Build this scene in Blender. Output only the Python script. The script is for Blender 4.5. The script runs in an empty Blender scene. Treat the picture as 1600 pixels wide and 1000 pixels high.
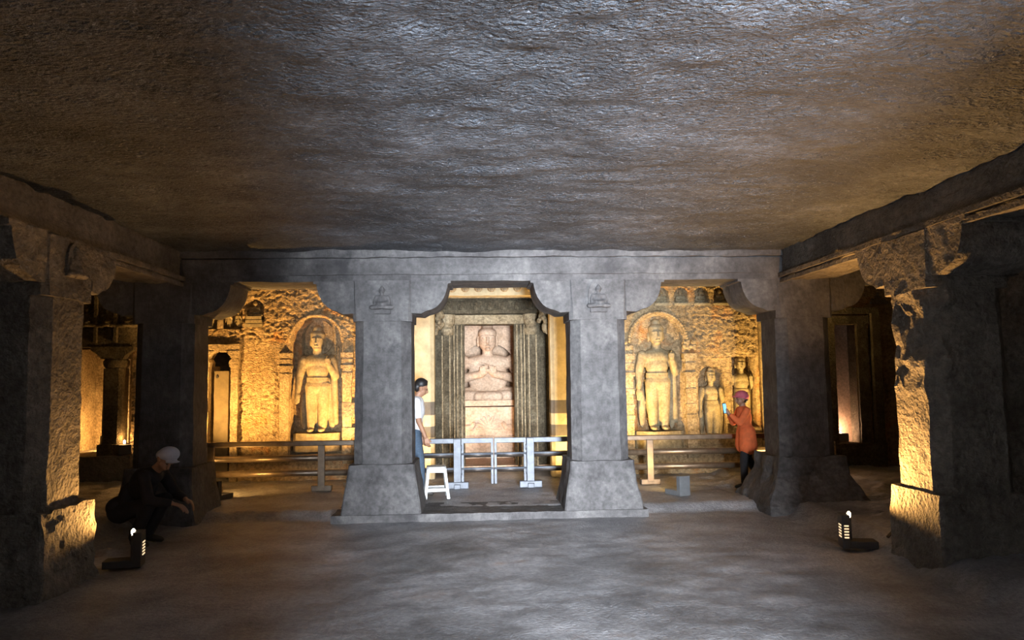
import bpy, bmesh, math, random
import numpy as np
from mathutils import Matrix, Vector

random.seed(4)
SC = bpy.context.scene
COL = SC.collection
PI = math.pi

# ------------------------------------------------------------------ camera
def make_camera():
    f = 1155.0
    fy = Vector((-55, -93, -f)).normalized()            # world +y seen from the camera
    r = math.radians(0.75)
    xx = Vector((math.cos(r), math.sin(r), 0))
    xx = (xx - fy * xx.dot(fy)).normalized()
    zz = xx.cross(fy)
    m = Matrix((xx, fy, zz))                            # rows = world axes in camera space = cam-to-world
    cam = bpy.data.cameras.new('camera')
    cam.sensor_width = 36.0
    cam.lens = f / 1600 * 36
    cam.clip_start = 0.05
    o = bpy.data.objects.new('camera', cam)
    o.matrix_world = Matrix.Translation((0, 0, 1.72)) @ m.to_4x4()
    COL.objects.link(o)
    SC.camera = o
make_camera()

# ------------------------------------------------------------------ world, daylight, exposure
w = bpy.data.worlds.new('world'); SC.world = w; w.use_nodes = True
w.node_tree.nodes['Background'].inputs[0].default_value = (0.55, 0.68, 0.9, 1)
w.node_tree.nodes['Background'].inputs[1].default_value = 0.6

def area(name, loc, target, sx, sy, energy, col, spread=180):
    l = bpy.data.lights.new(name, 'AREA'); l.shape = 'RECTANGLE'; l.size = sx; l.size_y = sy
    l.energy = energy; l.color = col; l.spread = math.radians(spread)
    o = bpy.data.objects.new(name, l); COL.objects.link(o); o.location = loc
    o.rotation_euler = (Vector(target) - Vector(loc)).to_track_quat('-Z', 'Y').to_euler()
    return o
# daylight standing in the entrance behind the visitor
area('entrance_daylight', (0.80, -8.2, 2.0), (0.80, 6, 0.9), 1.7, 3.6, 2150, (0.86, 0.92, 1.0), 70)
# added area light low outside, boosting the ceiling as sunlit ground would
area('forecourt_fill', (0.80, -8.6, 0.06), (0.80, -5.4, 3.0), 2.2, 2.4, 7600, (0.74, 0.86, 1.0), 110)

vs = SC.view_settings
vs.view_transform = 'Standard'; vs.look = 'None'; vs.gamma = 1.0; vs.use_curve_mapping = False
vs.exposure = 0.0
SC.cycles.max_bounces = 6
SC.cycles.diffuse_bounces = 2
SC.cycles.sample_clamp_indirect = 4.0

# ------------------------------------------------------------------ noise (numpy)
def _h(ix, iy, iz, s):
    n = (ix * 374761393 + iy * 668265263 + iz * 2147483647 + s * 974711) & 0xFFFFFFFF
    n = ((n ^ (n >> 13)) * 1274126177) & 0xFFFFFFFF
    n = (n ^ (n >> 16)) & 0xFFFFFFFF
    return n.astype(np.float64) / 4294967295.0
def vnoise(p, s=0):
    p = np.asarray(p, float)
    i = np.floor(p).astype(np.int64); f = p - i; f = f * f * (3 - 2 * f)
    r = 0
    for dx in (0, 1):
        for dy in (0, 1):
            for dz in (0, 1):
                wgt = (f[:, 0] if dx else 1 - f[:, 0]) * (f[:, 1] if dy else 1 - f[:, 1]) * (f[:, 2] if dz else 1 - f[:, 2])
                r = r + wgt * _h(i[:, 0] + dx, i[:, 1] + dy, i[:, 2] + dz, s)
    return r * 2 - 1
def fbm(p, s=0, octv=3):
    p = np.asarray(p, float); r = 0; a = 1.0; t = 0
    for k in range(octv):
        r = r + a * vnoise(p * (2.03 ** k), s + k * 17); t += a; a *= 0.55
    return r / t
def sst(x, a, b):
    t = np.clip((x - a) / (b - a), 0, 1); return t * t * (3 - 2 * t)

# ------------------------------------------------------------------ materials
MAT = {}
def nodes_of(name):
    m = bpy.data.materials.new(name); m.use_nodes = True
    nt = m.node_tree; b = nt.nodes['Principled BSDF']
    MAT[name] = m
    return m, nt, b
def ramp(nt, fac, stops):
    r = nt.nodes.new('ShaderNodeValToRGB'); e = r.color_ramp.elements
    while len(e) < len(stops): e.new(0.5)
    for k, (p, c) in enumerate(stops):
        e[k].position = p; e[k].color = (*c, 1)
    nt.links.new(fac, r.inputs[0]); return r.outputs[0]
def noise(nt, scale, detail=4, rough=0.6, stretch=(1, 1, 1), rot=(0, 0, 0)):
    tc = nt.nodes.new('ShaderNodeTexCoord'); mp = nt.nodes.new('ShaderNodeMapping')
    mp.inputs['Scale'].default_value = stretch; mp.inputs['Rotation'].default_value = rot
    n = nt.nodes.new('ShaderNodeTexNoise'); n.inputs['Scale'].default_value = scale
    n.inputs['Detail'].default_value = detail; n.inputs['Roughness'].default_value = rough
    nt.links.new(tc.outputs['Object'], mp.inputs[0]); nt.links.new(mp.outputs[0], n.inputs['Vector'])
    return n.outputs['Fac']
def mixc(nt, a, b, fac, mode='MIX'):
    m = nt.nodes.new('ShaderNodeMix'); m.data_type = 'RGBA'; m.blend_type = mode
    for sock, v in ((m.inputs[0], fac), (m.inputs[6], a), (m.inputs[7], b)):
        if hasattr(v, 'links') or isinstance(v, bpy.types.NodeSocket): nt.links.new(v, sock)
        elif isinstance(v, (int, float)): sock.default_value = v
        else: sock.default_value = (*v, 1)
    return m.outputs[2]
def bump(nt, b, hts, dist):
    prev = None
    for h, st, d in hts:
        n = nt.nodes.new('ShaderNodeBump'); n.inputs['Strength'].default_value = st; n.inputs['Distance'].default_value = d
        nt.links.new(h, n.inputs['Height'])
        if prev: nt.links.new(prev, n.inputs['Normal'])
        prev = n.outputs[0]
    nt.links.new(prev, b.inputs['Normal'])
def rock(name, lo, mid, hi, big=1.2, chisel=22, bstr=0.6, bdist=0.03, stretch=(1, 1, 1), rough=0.85, stain=None, fine=90, rot=(0, 0, 0), spec=0.3, det=3, speck=None, con=(0.62, 1.25)):
    m, nt, b = nodes_of(name)
    c = ramp(nt, noise(nt, big, 6, 0.65), [(0.3, lo), (0.52, mid), (0.75, hi)])
    c2 = ramp(nt, noise(nt, chisel * 0.6, 3, 0.6), [(0.3, (con[0],) * 3), (0.7, (con[1],) * 3)])
    c = mixc(nt, c, c2, 0.75, 'MULTIPLY')
    if stain:
        f = ramp(nt, noise(nt, stain[1], 5, 0.6), [(stain[2], (0, 0, 0)), (stain[2] + 0.12, (1, 1, 1))])
        c = mixc(nt, c, stain[0], f)
    if speck:                                            # pale flecks in the colour; on the ceiling they imitate light on rough ridges
        f = ramp(nt, noise(nt, speck[1], 4, 0.75, (1, 1.6, 1)), [(speck[2], (0, 0, 0)), (speck[2] + 0.10, (0.8,) * 3)])
        c = mixc(nt, c, speck[0], f)
    nt.links.new(c, b.inputs['Base Color'])
    b.inputs['Roughness'].default_value = rough
    b.inputs['Specular IOR Level'].default_value = spec
    bump(nt, b, [(noise(nt, chisel, det, 0.55 if det < 5 else 0.72, stretch, rot), bstr, bdist), (noise(nt, fine, 3, 0.65), bstr * 0.6, 0.012)], bdist)
    return m
def plain(name, col, rough=0.5, metal=0.0, var=0.15, scale=12, spec=0.5):
    m, nt, b = nodes_of(name)
    lo = tuple(x * (1 - var) for x in col); hi = tuple(min(1, x * (1 + var)) for x in col)
    nt.links.new(ramp(nt, noise(nt, scale, 4, 0.6), [(0.3, lo), (0.7, hi)]), b.inputs['Base Color'])
    b.inputs['Roughness'].default_value = rough; b.inputs['Metallic'].default_value = metal
    b.inputs['Specular IOR Level'].default_value = spec
    return m
def glow(name, col, strength):
    m, nt, b = nodes_of(name)
    b.inputs['Base Color'].default_value = (*col, 1)
    b.inputs['Emission Color'].default_value = (*col, 1); b.inputs['Emission Strength'].default_value = strength
    return m

rock('ceiling_rock', (0.012, 0.014, 0.019), (0.05, 0.056, 0.067), (0.125, 0.136, 0.158), 0.9, 26, 1.0, 0.06, (1, 1.5, 1), 0.6, spec=0.5, fine=60, speck=((0.34, 0.36, 0.40), 38, 0.585), con=(0.3, 1.5))
rock('pillar_rock', (0.05, 0.046, 0.047), (0.10, 0.095, 0.095), (0.185, 0.175, 0.17), 2.2, 30, 0.7, 0.014, (1, 1, 0.35), 0.78, stain=((0.045, 0.043, 0.045), 2.3, 0.60), speck=((0.27, 0.255, 0.25), 60, 0.64))
rock('rough_rock', (0.10, 0.085, 0.07), (0.19, 0.165, 0.135), (0.29, 0.25, 0.205), 1.8, 26, 1.0, 0.04, (1, 1, 1), 0.85)
rock('floor_rock', (0.11, 0.11, 0.118), (0.28, 0.278, 0.29), (0.52, 0.515, 0.54), 1.1, 40, 0.8, 0.014, (1, 1, 1), 0.5, stain=((0.26, 0.18, 0.13), 1.1, 0.63), spec=0.5, speck=((0.62, 0.62, 0.64), 55, 0.62))
rock('tan_rock', (0.30, 0.205, 0.105), (0.44, 0.32, 0.18), (0.55, 0.43, 0.26), 1.5, 30, 1.0, 0.05, (1, 1, 1.7), 0.85, stain=((0.46, 0.20, 0.055), 1.5, 0.56), con=(0.3, 1.35))
rock('statue_stone', (0.16, 0.125, 0.07), (0.27, 0.22, 0.135), (0.38, 0.32, 0.21), 3.5, 50, 0.35, 0.01, (1, 1, 1), 0.75)
rock('carved_stone', (0.20, 0.145, 0.08), (0.33, 0.25, 0.15), (0.46, 0.37, 0.24), 3.0, 40, 0.8, 0.03, (1, 1, 1), 0.8, con=(0.4, 1.3))
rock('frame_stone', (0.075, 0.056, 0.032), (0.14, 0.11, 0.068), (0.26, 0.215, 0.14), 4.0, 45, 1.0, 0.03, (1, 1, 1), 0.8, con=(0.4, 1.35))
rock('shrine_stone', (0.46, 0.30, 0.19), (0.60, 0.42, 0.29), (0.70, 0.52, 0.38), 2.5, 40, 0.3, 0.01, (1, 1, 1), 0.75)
rock('gravel', (0.22, 0.17, 0.10), (0.34, 0.27, 0.17), (0.45, 0.37, 0.25), 3.0, 55, 0.9, 0.03)
# plaster pilaster with dark painted repair bands (heights in metres from its foot)
def banded():
    m, nt, b = nodes_of('banded_plaster')
    tc = nt.nodes.new('ShaderNodeTexCoord'); s = nt.nodes.new('ShaderNodeSeparateXYZ'); nt.links.new(tc.outputs['Object'], s.inputs[0])
    mr = nt.nodes.new('ShaderNodeMapRange'); mr.inputs[2].default_value = 4.0
    nt.links.new(s.outputs[2], mr.inputs[0])
    mr.inputs[1].default_value = 0; mr.inputs[2].default_value = 4; mr.inputs[3].default_value = 0; mr.inputs[4].default_value = 1
    lt, dk = (0.52, 0.43, 0.27), (0.13, 0.115, 0.10)
    r = nt.nodes.new('ShaderNodeValToRGB'); r.color_ramp.interpolation = 'CONSTANT'; e = r.color_ramp.elements
    st = [(0.0, lt), (0.19, dk), (0.237, lt), (0.285, dk), (0.338, lt)]
    while len(e) < len(st): e.new(0.5)
    for k, (p, c) in enumerate(st): e[k].position = p; e[k].color = (*c, 1)
    nt.links.new(mr.outputs[0], r.inputs[0])
    v = ramp(nt, noise(nt, 5, 5, 0.65), [(0.3, (0.6, 0.58, 0.55)), (0.7, (1.15, 1.12, 1.08))])
    nt.links.new(mixc(nt, r.outputs[0], v, 0.8, 'MULTIPLY'), b.inputs['Base Color'])
    b.inputs['Roughness'].default_value = 0.8
    bump(nt, b, [(noise(nt, 40, 3, 0.6), 0.5, 0.01)], 0.01)
banded()
plain('rail_steel', (0.16, 0.12, 0.085), 0.38, 0.6, 0.25)
plain('gate_steel', (0.12, 0.13, 0.15), 0.5, 0.2, 0.25)
plain('dark_steel', (0.07, 0.055, 0.045), 0.4, 0.5, 0.2)
plain('lamp_grey', (0.16, 0.165, 0.17), 0.5, 0.2, 0.15)
plain('lamp_black', (0.035, 0.032, 0.03), 0.5, 0.2, 0.2)
plain('white_plastic', (0.46, 0.46, 0.44), 0.4, 0, 0.05)
plain('door_wood', (0.13, 0.10, 0.055), 0.7, 0, 0.25, 9)
plain('skin', (0.33, 0.17, 0.10), 0.55, 0, 0.08)
plain('hair_black', (0.012, 0.010, 0.010), 0.5, 0, 0.2)
plain('white_cotton', (0.72, 0.71, 0.72), 0.85, 0, 0.06)
plain('blue_denim', (0.055, 0.085, 0.125), 0.85, 0, 0.2, 40)
plain('black_cloth', (0.014, 0.012, 0.014), 0.9, 0, 0.3)
plain('orange_cloth', (0.80, 0.16, 0.045), 0.85, 0, 0.15)
plain('pink_cloth', (0.62, 0.13, 0.17), 0.85, 0, 0.15)
plain('pale_cloth', (0.52, 0.55, 0.66), 0.85, 0, 0.08)
plain('shoe_dark', (0.03, 0.025, 0.02), 0.6)
plain('eye_dark', (0.02, 0.015, 0.012), 0.3)
glow('bulb_glow', (1.0, 0.82, 0.55), 12)
glow('slot_glow', (1.0, 0.7, 0.4), 1.3)
glow('screen_glow', (0.22, 0.58, 1.0), 1.3)

# ------------------------------------------------------------------ object helpers
def tag(o, label=None, cat=None, group=None, kind=None):
    if label: o['label'] = label
    if cat: o['category'] = cat
    if group: o['group'] = group
    if kind: o['kind'] = kind
    return o
def empty(name, loc=(0, 0, 0), rz=0):
    o = bpy.data.objects.new(name, None); COL.objects.link(o); o.location = loc; o.rotation_euler = (0, 0, rz)
    o.empty_display_size = 0.1
    return o
def link(name, me, mat, parent=None, smooth=False):
    if mat: me.materials.append(MAT[mat])
    if smooth: me.polygons.foreach_set('use_smooth', [True] * len(me.polygons))
    o = bpy.data.objects.new(name, me); COL.objects.link(o)
    if parent is not None: o.parent = parent
    return o

class MB:
    """collects polygons, builds one mesh object"""
    def __init__(s): s.v = []; s.f = []
    def add(s, vs, fs):
        n = len(s.v); s.v += [tuple(p) for p in vs]; s.f += [tuple(i + n for i in f) for f in fs]; return s
    def box(s, x0, x1, y0, y1, z0, z1, t=0.0, tx=None, ty=None):
        """t: top inset"""
        tx = t if tx is None else tx; ty = t if ty is None else ty
        return s.add([(x0, y0, z0), (x1, y0, z0), (x1, y1, z0), (x0, y1, z0),
                      (x0 + tx, y0 + ty, z1), (x1 - tx, y0 + ty, z1), (x1 - tx, y1 - ty, z1), (x0 + tx, y1 - ty, z1)],
                     [(3, 2, 1, 0), (4, 5, 6, 7), (0, 1, 5, 4), (1, 2, 6, 5), (2, 3, 7, 6), (3, 0, 4, 7)])
    def loft(s, rings):
        n = len(rings[0]); vs = [p for r in rings for p in r]; fs = []
        for k in range(len(rings) - 1):
            for i in range(n):
                j = (i + 1) % n; fs.append((k * n + i, k * n + j, (k + 1) * n + j, (k + 1) * n + i))
        fs.append(tuple(reversed(range(n)))); fs.append(tuple((len(rings) - 1) * n + i for i in range(n)))
        return s.add(vs, fs)
    def prism(s, prof, a0, a1, axis='y'):
        """2-D outline (u,z) extruded along an axis from a0 to a1"""
        def P(u, a, z): return (u, a, z) if axis == 'y' else (a, u, z)
        r0 = [P(u, a0, z) for u, z in prof]; r1 = [P(u, a1, z) for u, z in prof]
        return s.loft([r0, r1])
    def tube(s, p0, p1, r0, r1=None, n=12):
        r1 = r0 if r1 is None else r1
        p0, p1 = Vector(p0), Vector(p1); d = (p1 - p0).normalized()
        a = d.orthogonal().normalized(); b = d.cross(a)
        R = lambda p, r: [tuple(p + (a * math.cos(2 * PI * i / n) + b * math.sin(2 * PI * i / n)) * r) for i in range(n)]
        return s.loft([R(p0, r0), R(p1, r1)])
    def lathe(s, prof, c=(0, 0), n=16, phase=0.0):
        return s.loft([[(c[0] + r * math.cos(2 * PI * i / n + phase), c[1] + r * math.sin(2 * PI * i / n + phase), z) for i in range(n)] for r, z in prof])
    def bar(s, pts, w, h):
        """flat strip through points with rectangular section (for cables, braces)"""
        for a, b in zip(pts, pts[1:]): s.tube(a, b, w / 2, n=6)
        return s
    def mesh(s, name):
        me = bpy.data.meshes.new(name); me.from_pydata(s.v, [], s.f)
        bm = bmesh.new(); bm.from_mesh(me); bmesh.ops.recalc_face_normals(bm, faces=bm.faces); bm.to_mesh(me); bm.free()
        return me
    def build(s, name, mat, parent=None, smooth=False, bevel=0.0):
        o = link(name, s.mesh(name), mat, parent, smooth)
        if bevel:
            m = o.modifiers.new('bevel', 'BEVEL'); m.width = bevel; m.segments = 2; m.limit_method = 'ANGLE'
        return o
    def rocky(s, name, mat, parent=None, step=0.12, amp=0.012, freq=4.0, octv=3, seed=0, extra=None, smooth=False, iters=6):
        """subdivide until edges are short, then push vertices about by noise"""
        me = s.mesh(name); bm = bmesh.new(); bm.from_mesh(me)
        bmesh.ops.remove_doubles(bm, verts=bm.verts, dist=1e-5)
        bmesh.ops.triangulate(bm, faces=bm.faces)
        for _ in range(iters):
            es = [e for e in bm.edges if e.calc_length() > step]
            if not es: break
            bmesh.ops.subdivide_edges(bm, edges=es, cuts=1)
            bmesh.ops.triangulate(bm, faces=[f for f in bm.faces if len(f.verts) > 3])
        bm.to_mesh(me); bm.free()
        n = len(me.vertices); co = np.empty(n * 3); me.vertices.foreach_get('co', co); co = co.reshape(-1, 3)
        off = np.array(parent.location) if parent is not None else 0.0
        g = co + off
        d = np.stack([fbm(g * freq, seed + 31 * k, octv) for k in range(3)], 1) * amp
        if extra is not None: d = d * extra(g)[:, None]
        me.vertices.foreach_set('co', (co + d).ravel()); me.update()
        return link(name, me, mat, parent, smooth)

def grid_mesh(name, X, Y, Z, mat, keep=None, parent=None, smooth=True):
    """X,Y,Z arrays (n,m) -> mesh"""
    n, m = X.shape
    v = np.stack([X, Y, Z], -1).reshape(-1, 3)
    i = np.arange(n - 1)[:, None] * m + np.arange(m - 1)[None, :]
    f = np.stack([i, i + 1, i + m + 1, i + m], -1)
    if keep is not None: f = f[keep]
    f = f.reshape(-1, 4)
    me = bpy.data.meshes.new(name)
    me.vertices.add(len(v)); me.vertices.foreach_set('co', v.ravel())
    me.loops.add(f.size); me.loops.foreach_set('vertex_index', f.ravel())
    me.polygons.add(len(f)); me.polygons.foreach_set('loop_start', np.arange(len(f)) * 4)
    me.update(calc_edges=True); me.validate()
    return link(name, me, mat, parent, smooth)

def blob(name, prims, voxel, mat, parent=None, smooth_it=3):
    """union of ellipsoids ('e', c, r[, rz-tilt euler]) and tapered limbs ('c', p0, p1, r0, r1) fused to one surface"""
    bm = bmesh.new()
    for p in prims:
        if p[0] == 'e':
            m = Matrix.Translation(p[1])
            if len(p) > 3: m = m @ Matrix.Rotation(p[3][0], 4, 'X') @ Matrix.Rotation(p[3][1], 4, 'Y') @ Matrix.Rotation(p[3][2], 4, 'Z')
            m = m @ Matrix.Diagonal((*p[2], 1))
            bmesh.ops.create_icosphere(bm, subdivisions=3, radius=1, matrix=m)
        elif p[0] == 'b':
            m = Matrix.Translation(p[1]) @ Matrix.Diagonal((*[2 * x for x in p[2]], 1))
            bmesh.ops.create_cube(bm, size=1, matrix=m)
        else:
            a, b = Vector(p[1]), Vector(p[2]); d = b - a; L = d.length
            q = d.to_track_quat('Z', 'Y').to_matrix().to_4x4()
            bmesh.ops.create_cone(bm, cap_ends=True, segments=14, radius1=p[3], radius2=p[4], depth=L, matrix=Matrix.Translation((a + b) / 2) @ q)
            for c, r in ((a, p[3]), (b, p[4])):
                bmesh.ops.create_icosphere(bm, subdivisions=2, radius=r, matrix=Matrix.Translation(c))
    me = bpy.data.meshes.new(name); bm.to_mesh(me); bm.free()
    o = link(name, me, mat, parent, True)
    m = o.modifiers.new('fuse', 'REMESH'); m.mode = 'VOXEL'; m.voxel_size = voxel; m.use_smooth_shade = True
    if smooth_it:
        m = o.modifiers.new('soften', 'SMOOTH'); m.iterations = smooth_it; m.factor = 0.5
    return o

def copy_tree(o, parent=None):
    c = o.copy(); COL.objects.link(c); c.parent = parent
    for ch in list(o.children): copy_tree(ch, c)
    return c

# ------------------------------------------------------------------ levels of the cave (metres)
H = 3.36            # ceiling
ROW = 9.4           # front of the pillar row
AISLE = 0.09        # floor behind the row
BACK = 12.6         # back wall
PX = [-3.92, -1.19, 1.57, 4.28]

def floor_h(x, y):
    z = AISLE * sst(y, 9.45, 9.75)
    side = np.maximum(sst(x, 3.75, 4.15), sst(-x, 3.9, 4.3))
    return np.maximum(z, 0.16 * side * sst(y, 3.0, 5.0))

def build_floor():
    xs = np.arange(-7.4, 8.21, 0.045); ys = np.arange(-4.6, 14.2, 0.045)
    X, Y = np.meshgrid(xs, ys, indexing='ij')
    p = np.stack([X.ravel(), Y.ravel(), 0 * X.ravel()], 1)
    edge = fbm(p * 1.7, 5).reshape(X.shape) * 0.18
    n = fbm(p * 5, 3).reshape(X.shape) * 0.010 + fbm(p * 1.1, 9, 2).reshape(X.shape) * 0.008
    grav = sst(np.abs(X - 0.2), 1.3, 1.8) * sst(Y, 10.3, 10.8) * fbm(p * 14, 21, 2).reshape(X.shape) * 0.014
    rub = sst(np.abs(X), 3.3, 3.9) * sst(Y, 4.5, 5.5) * fbm(p * 5, 77, 3).reshape(X.shape) * 0.05
    Z = floor_h(X + edge, Y) + n + grav + rub - 0.004
    keep = None
    o = grid_mesh('floor', X, Y, Z, 'floor_rock', keep)
    tag(o, kind='structure')
build_floor()

def build_ceiling():
    xs = np.arange(-7.4, 8.21, 0.05); ys = np.arange(-2.7, 12.9, 0.05)
    X, Y = np.meshgrid(xs, ys, indexing='ij')
    p = np.stack([X.ravel(), Y.ravel(), 0 * X.ravel()], 1)
    Z = H + fbm(p * 0.8, 2, 2).reshape(X.shape) * 0.03 + fbm(p * np.array([3.5, 6, 1]), 13, 4).reshape(X.shape) * 0.03
    o = grid_mesh('ceiling', X, Y, Z, 'ceiling_rock')
    tag(o, kind='structure')
    # solid rock above so the roof has depth
    MB().box(-7.6, 8.4, -2.7, 18.2, H + 0.45, H + 0.8).build('roof_mass', 'ceiling_rock', o)
build_ceiling()

# ------------------------------------------------------------------ back wall as carved relief
def arch(X, Z, cx, hw, z0, z1):
    """1 inside an arched opening"""
    zc = z1 - hw
    a = (np.abs(X - cx) < hw) & (Z >= z0) & (Z <= zc)
    b = ((X - cx) ** 2 + (Z - zc) ** 2 < hw * hw) & (Z > zc)
    return a | b
def box_in(X, Z, x0, x1, z0, z1): return (X > x0) & (X < x1) & (Z > z0) & (Z < z1)

SEATED = [(x, 2.985) for x in (3.225, 3.565, 3.915, 4.255)]
def build_back():
    step = 0.019
    xs = np.arange(-7.3, 8.1, step); zs = np.arange(0.0, 3.42, step)
    X, Z = np.meshgrid(xs, zs, indexing='ij')
    p = np.stack([X.ravel(), Z.ravel() * 1.0, 0 * X.ravel()], 1)
    sh = X.shape
    rough = 0.35 + 0 * X
    # hewn surface: strong above the door and beside the right-hand figure, smooth on the old plaster
    rough = np.maximum(rough, ((X < -2.0) & (Z > 2.45)) * 1.0)
    rough = np.maximum(rough, ((X < -3.25) & (Z < 1.65 + 0.25 * np.sin(X * 9))) * 0.85)
    rough = np.maximum(rough, ((X > 3.6) & (X < 4.85) & (Z > 2.05)) * 1.0)
    c1 = fbm(p * np.array([14, 20, 1]), 41, 3).reshape(sh)
    c2 = fbm(p * np.array([26, 40, 1]), 51, 2).reshape(sh)
    off = (np.abs(c1) * 0.065 + c2 * 0.016) * rough + fbm(p * 1.3, 8, 2).reshape(sh) * 0.02
    def cut(mask, d, keepn=0.25):
        nonlocal off
        off = np.where(mask, d + off * keepn, off)
    cut(arch(X, Z, -2.70, 0.42, 0.5, 2.83), 0.30)
    cut(arch(X, Z, -2.705, 0.30, 1.9, 2.76), 0.36)
    ring = arch(X, Z, 3.12, 0.50, 0.5, 2.84)
    cut(ring, -0.02); cut(arch(X, Z, 3.12, 0.44, 0.5, 2.78), 0.17); cut(arch(X, Z, 3.12, 0.34, 0.5, 2.20), 0.30)
    for x, z in SEATED: cut(arch(X, Z, x, 0.115, z, z + 0.29), 0.16, 0.1)
    cut(arch(X, Z, -3.74, 0.15, 2.74, 3.12) , 0.15, 0.1)
    cut(box_in(X, Z, -4.62, -3.95, 2.63, 2.95), 0.14, 0.2)
    cut(box_in(X, Z, 3.72, 4.40, 0.4, 2.03), 0.05, 0.15)
    cut(arch(X, Z, 4.05, 0.22, 0.55, 1.90), 0.20, 0.1)
    cut(box_in(X, Z, 4.42, 4.80, 0.85, 2.06), 0.26, 0.1)
    cut(box_in(X, Z, 4.42, 4.86, 0.4, 0.85), -0.12, 0.2)
    hole = box_in(X, Z, -0.74, 1.28, -1, 3.13) | box_in(X, Z, -4.46, -4.07, -1, 2.22) | box_in(X, Z, 6.22, 6.62, 0.55, 2.60) | box_in(X, Z, -6.62, -5.72, 0.55, 2.31)
    hole |= box_in(X, Z, -4.40, -4.13, -1, 2.29)
    keep = ~(hole[:-1, :-1] & hole[1:, 1:])
    o = grid_mesh('wall_back', X, BACK + off, Z, 'tan_rock', keep, smooth=False)
    tag(o, kind='structure')
    return o
WB = build_back()

# ------------------------------------------------------------------ remaining shell
def shell():
    def grid_wall(name, axis, c, a0, a1, z1, sgn, mat, amp=0.04, holes=()):
        a = np.arange(a0, a1 + 0.03, 0.06); z = np.arange(-0.05, z1 + 0.03, 0.06)
        A, Z = np.meshgrid(a, z, indexing='ij')
        p = np.stack([A.ravel(), Z.ravel(), 0 * A.ravel() + c], 1)
        D = c + fbm(p * 3, 61, 3).reshape(A.shape) * amp
        keep = np.ones((len(a) - 1, len(z) - 1), bool)
        for (h0, h1, k0, k1) in holes:
            inside = (A > h0) & (A < h1) & (Z > k0) & (Z < k1)
            keep &= ~(inside[:-1, :-1] & inside[1:, 1:])
        if axis == 'x': o = grid_mesh(name, D, A, Z, mat, keep)
        else: o = grid_mesh(name, A, D, Z, mat, keep)
        return tag(o, kind='structure')
    grid_wall('wall_left', 'x', -7.0, -2.7, 12.8, 3.5, 1, 'rough_rock')
    grid_wall('wall_right', 'x', 7.75, -2.7, 12.8, 3.5, -1, 'rough_rock')
    wf = grid_wall('wall_front', 'y', -2.5, -7.2, 8.0, 3.5, 1, 'rough_rock', holes=[(0.22, 1.38, -1, 3.05)])
    # unseen entrance passage through the front wall, narrowed to shape the daylight beam
    for nm, b in (('jamb', (-0.3, 0.3, -4.3, -2.45, -0.02, 3.2)), ('jamb', (1.3, 1.9, -4.3, -2.45, -0.02, 3.2)), ('lintel', (-0.3, 1.9, -4.3, -2.45, 3.0, 3.4))):
        MB().box(*b).rocky('entrance_' + nm, 'rough_rock', wf, 0.3, 0.02)
shell()

# beams of the roof: along the row, and down both sides of the hall
def beams():
    b = MB().box(-7.3, 8.0, ROW, ROW + 0.74, 2.98, H + 0.1)
    o = b.rocky('trim_1', 'pillar_rock', None, 0.16, 0.012, 5, seed=3); tag(o, kind='structure')
    MB().box(-3.7, 4.0, ROW - 0.035, ROW + 0.03, 3.06, 3.26).rocky('fascia', 'pillar_rock', o, 0.15, 0.012, 6, seed=4)
    MB().box(-3.7, 4.0, ROW - 0.07, ROW + 0.05, 3.28, H + 0.05).rocky('cornice', 'pillar_rock', o, 0.12, 0.02, 6, seed=5)
    for k, (x0, x1, s) in enumerate(((-4.36, -3.7, 1), (3.99, 4.66, -1))):
        b = MB().box(x0, x1, -2.5, ROW + 0.02, 2.98, H + 0.1)
        t = b.rocky('trim_%d' % (k + 2), 'rough_rock', None, 0.09, 0.05, 5, 4, seed=12 + k); tag(t, kind='structure')
        xa = x1 if s > 0 else x0
        for z0, z1, d in ((2.93, 2.975, 0.03), (3.0, 3.05, 0.05)):
            MB().box(min(xa, xa + s * d), max(xa, xa + s * d), -2.5, ROW, z0, z1).rocky('moulding', 'rough_rock', t, 0.2, 0.012, 5, seed=21)
    # cross beam over the side aisle by the broken pillar
    o = MB().box(4.6, 7.9, 6.28, 6.92, 2.98, H + 0.1).rocky('trim_4', 'rough_rock', None, 0.15, 0.025, 5, seed=31); tag(o, kind='structure')
    MB().box(4.6, 7.9, 6.24, 6.30, 3.06, 3.14).rocky('moulding', 'rough_rock', o, 0.2, 0.01, 5, seed=32)
    # rough pier left standing beside that pillar
    p = MB().box(4.95, 7.9, 7.05, 7.9, 0.0, 3.2)
    o = p.rocky('wall_pier', 'rough_rock', None, 0.13, 0.06, 3, 4, seed=36); tag(o, kind='structure')
    MB().box(4.86, 5.0, 6.98, 7.5, 0.0, 3.0).rocky('pilaster_strip', 'rough_rock', o, 0.15, 0.02, 4, seed=37)
    MB().box(5.0, 7.9, 6.9, 7.2, 0.0, 0.72).rocky('plinth', 'rough_rock', o, 0.15, 0.03, 4, seed=38)
beams()

# step (sill) joining the two middle pillars
def sill():
    o = MB().box(-1.80, 2.12, ROW - 0.16, 10.1, -0.06, 0.085, 0.012).rocky('trim_5', 'pillar_rock', None, 0.1, 0.010, 6, seed=7)
    tag(o, kind='structure')
sill()

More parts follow.
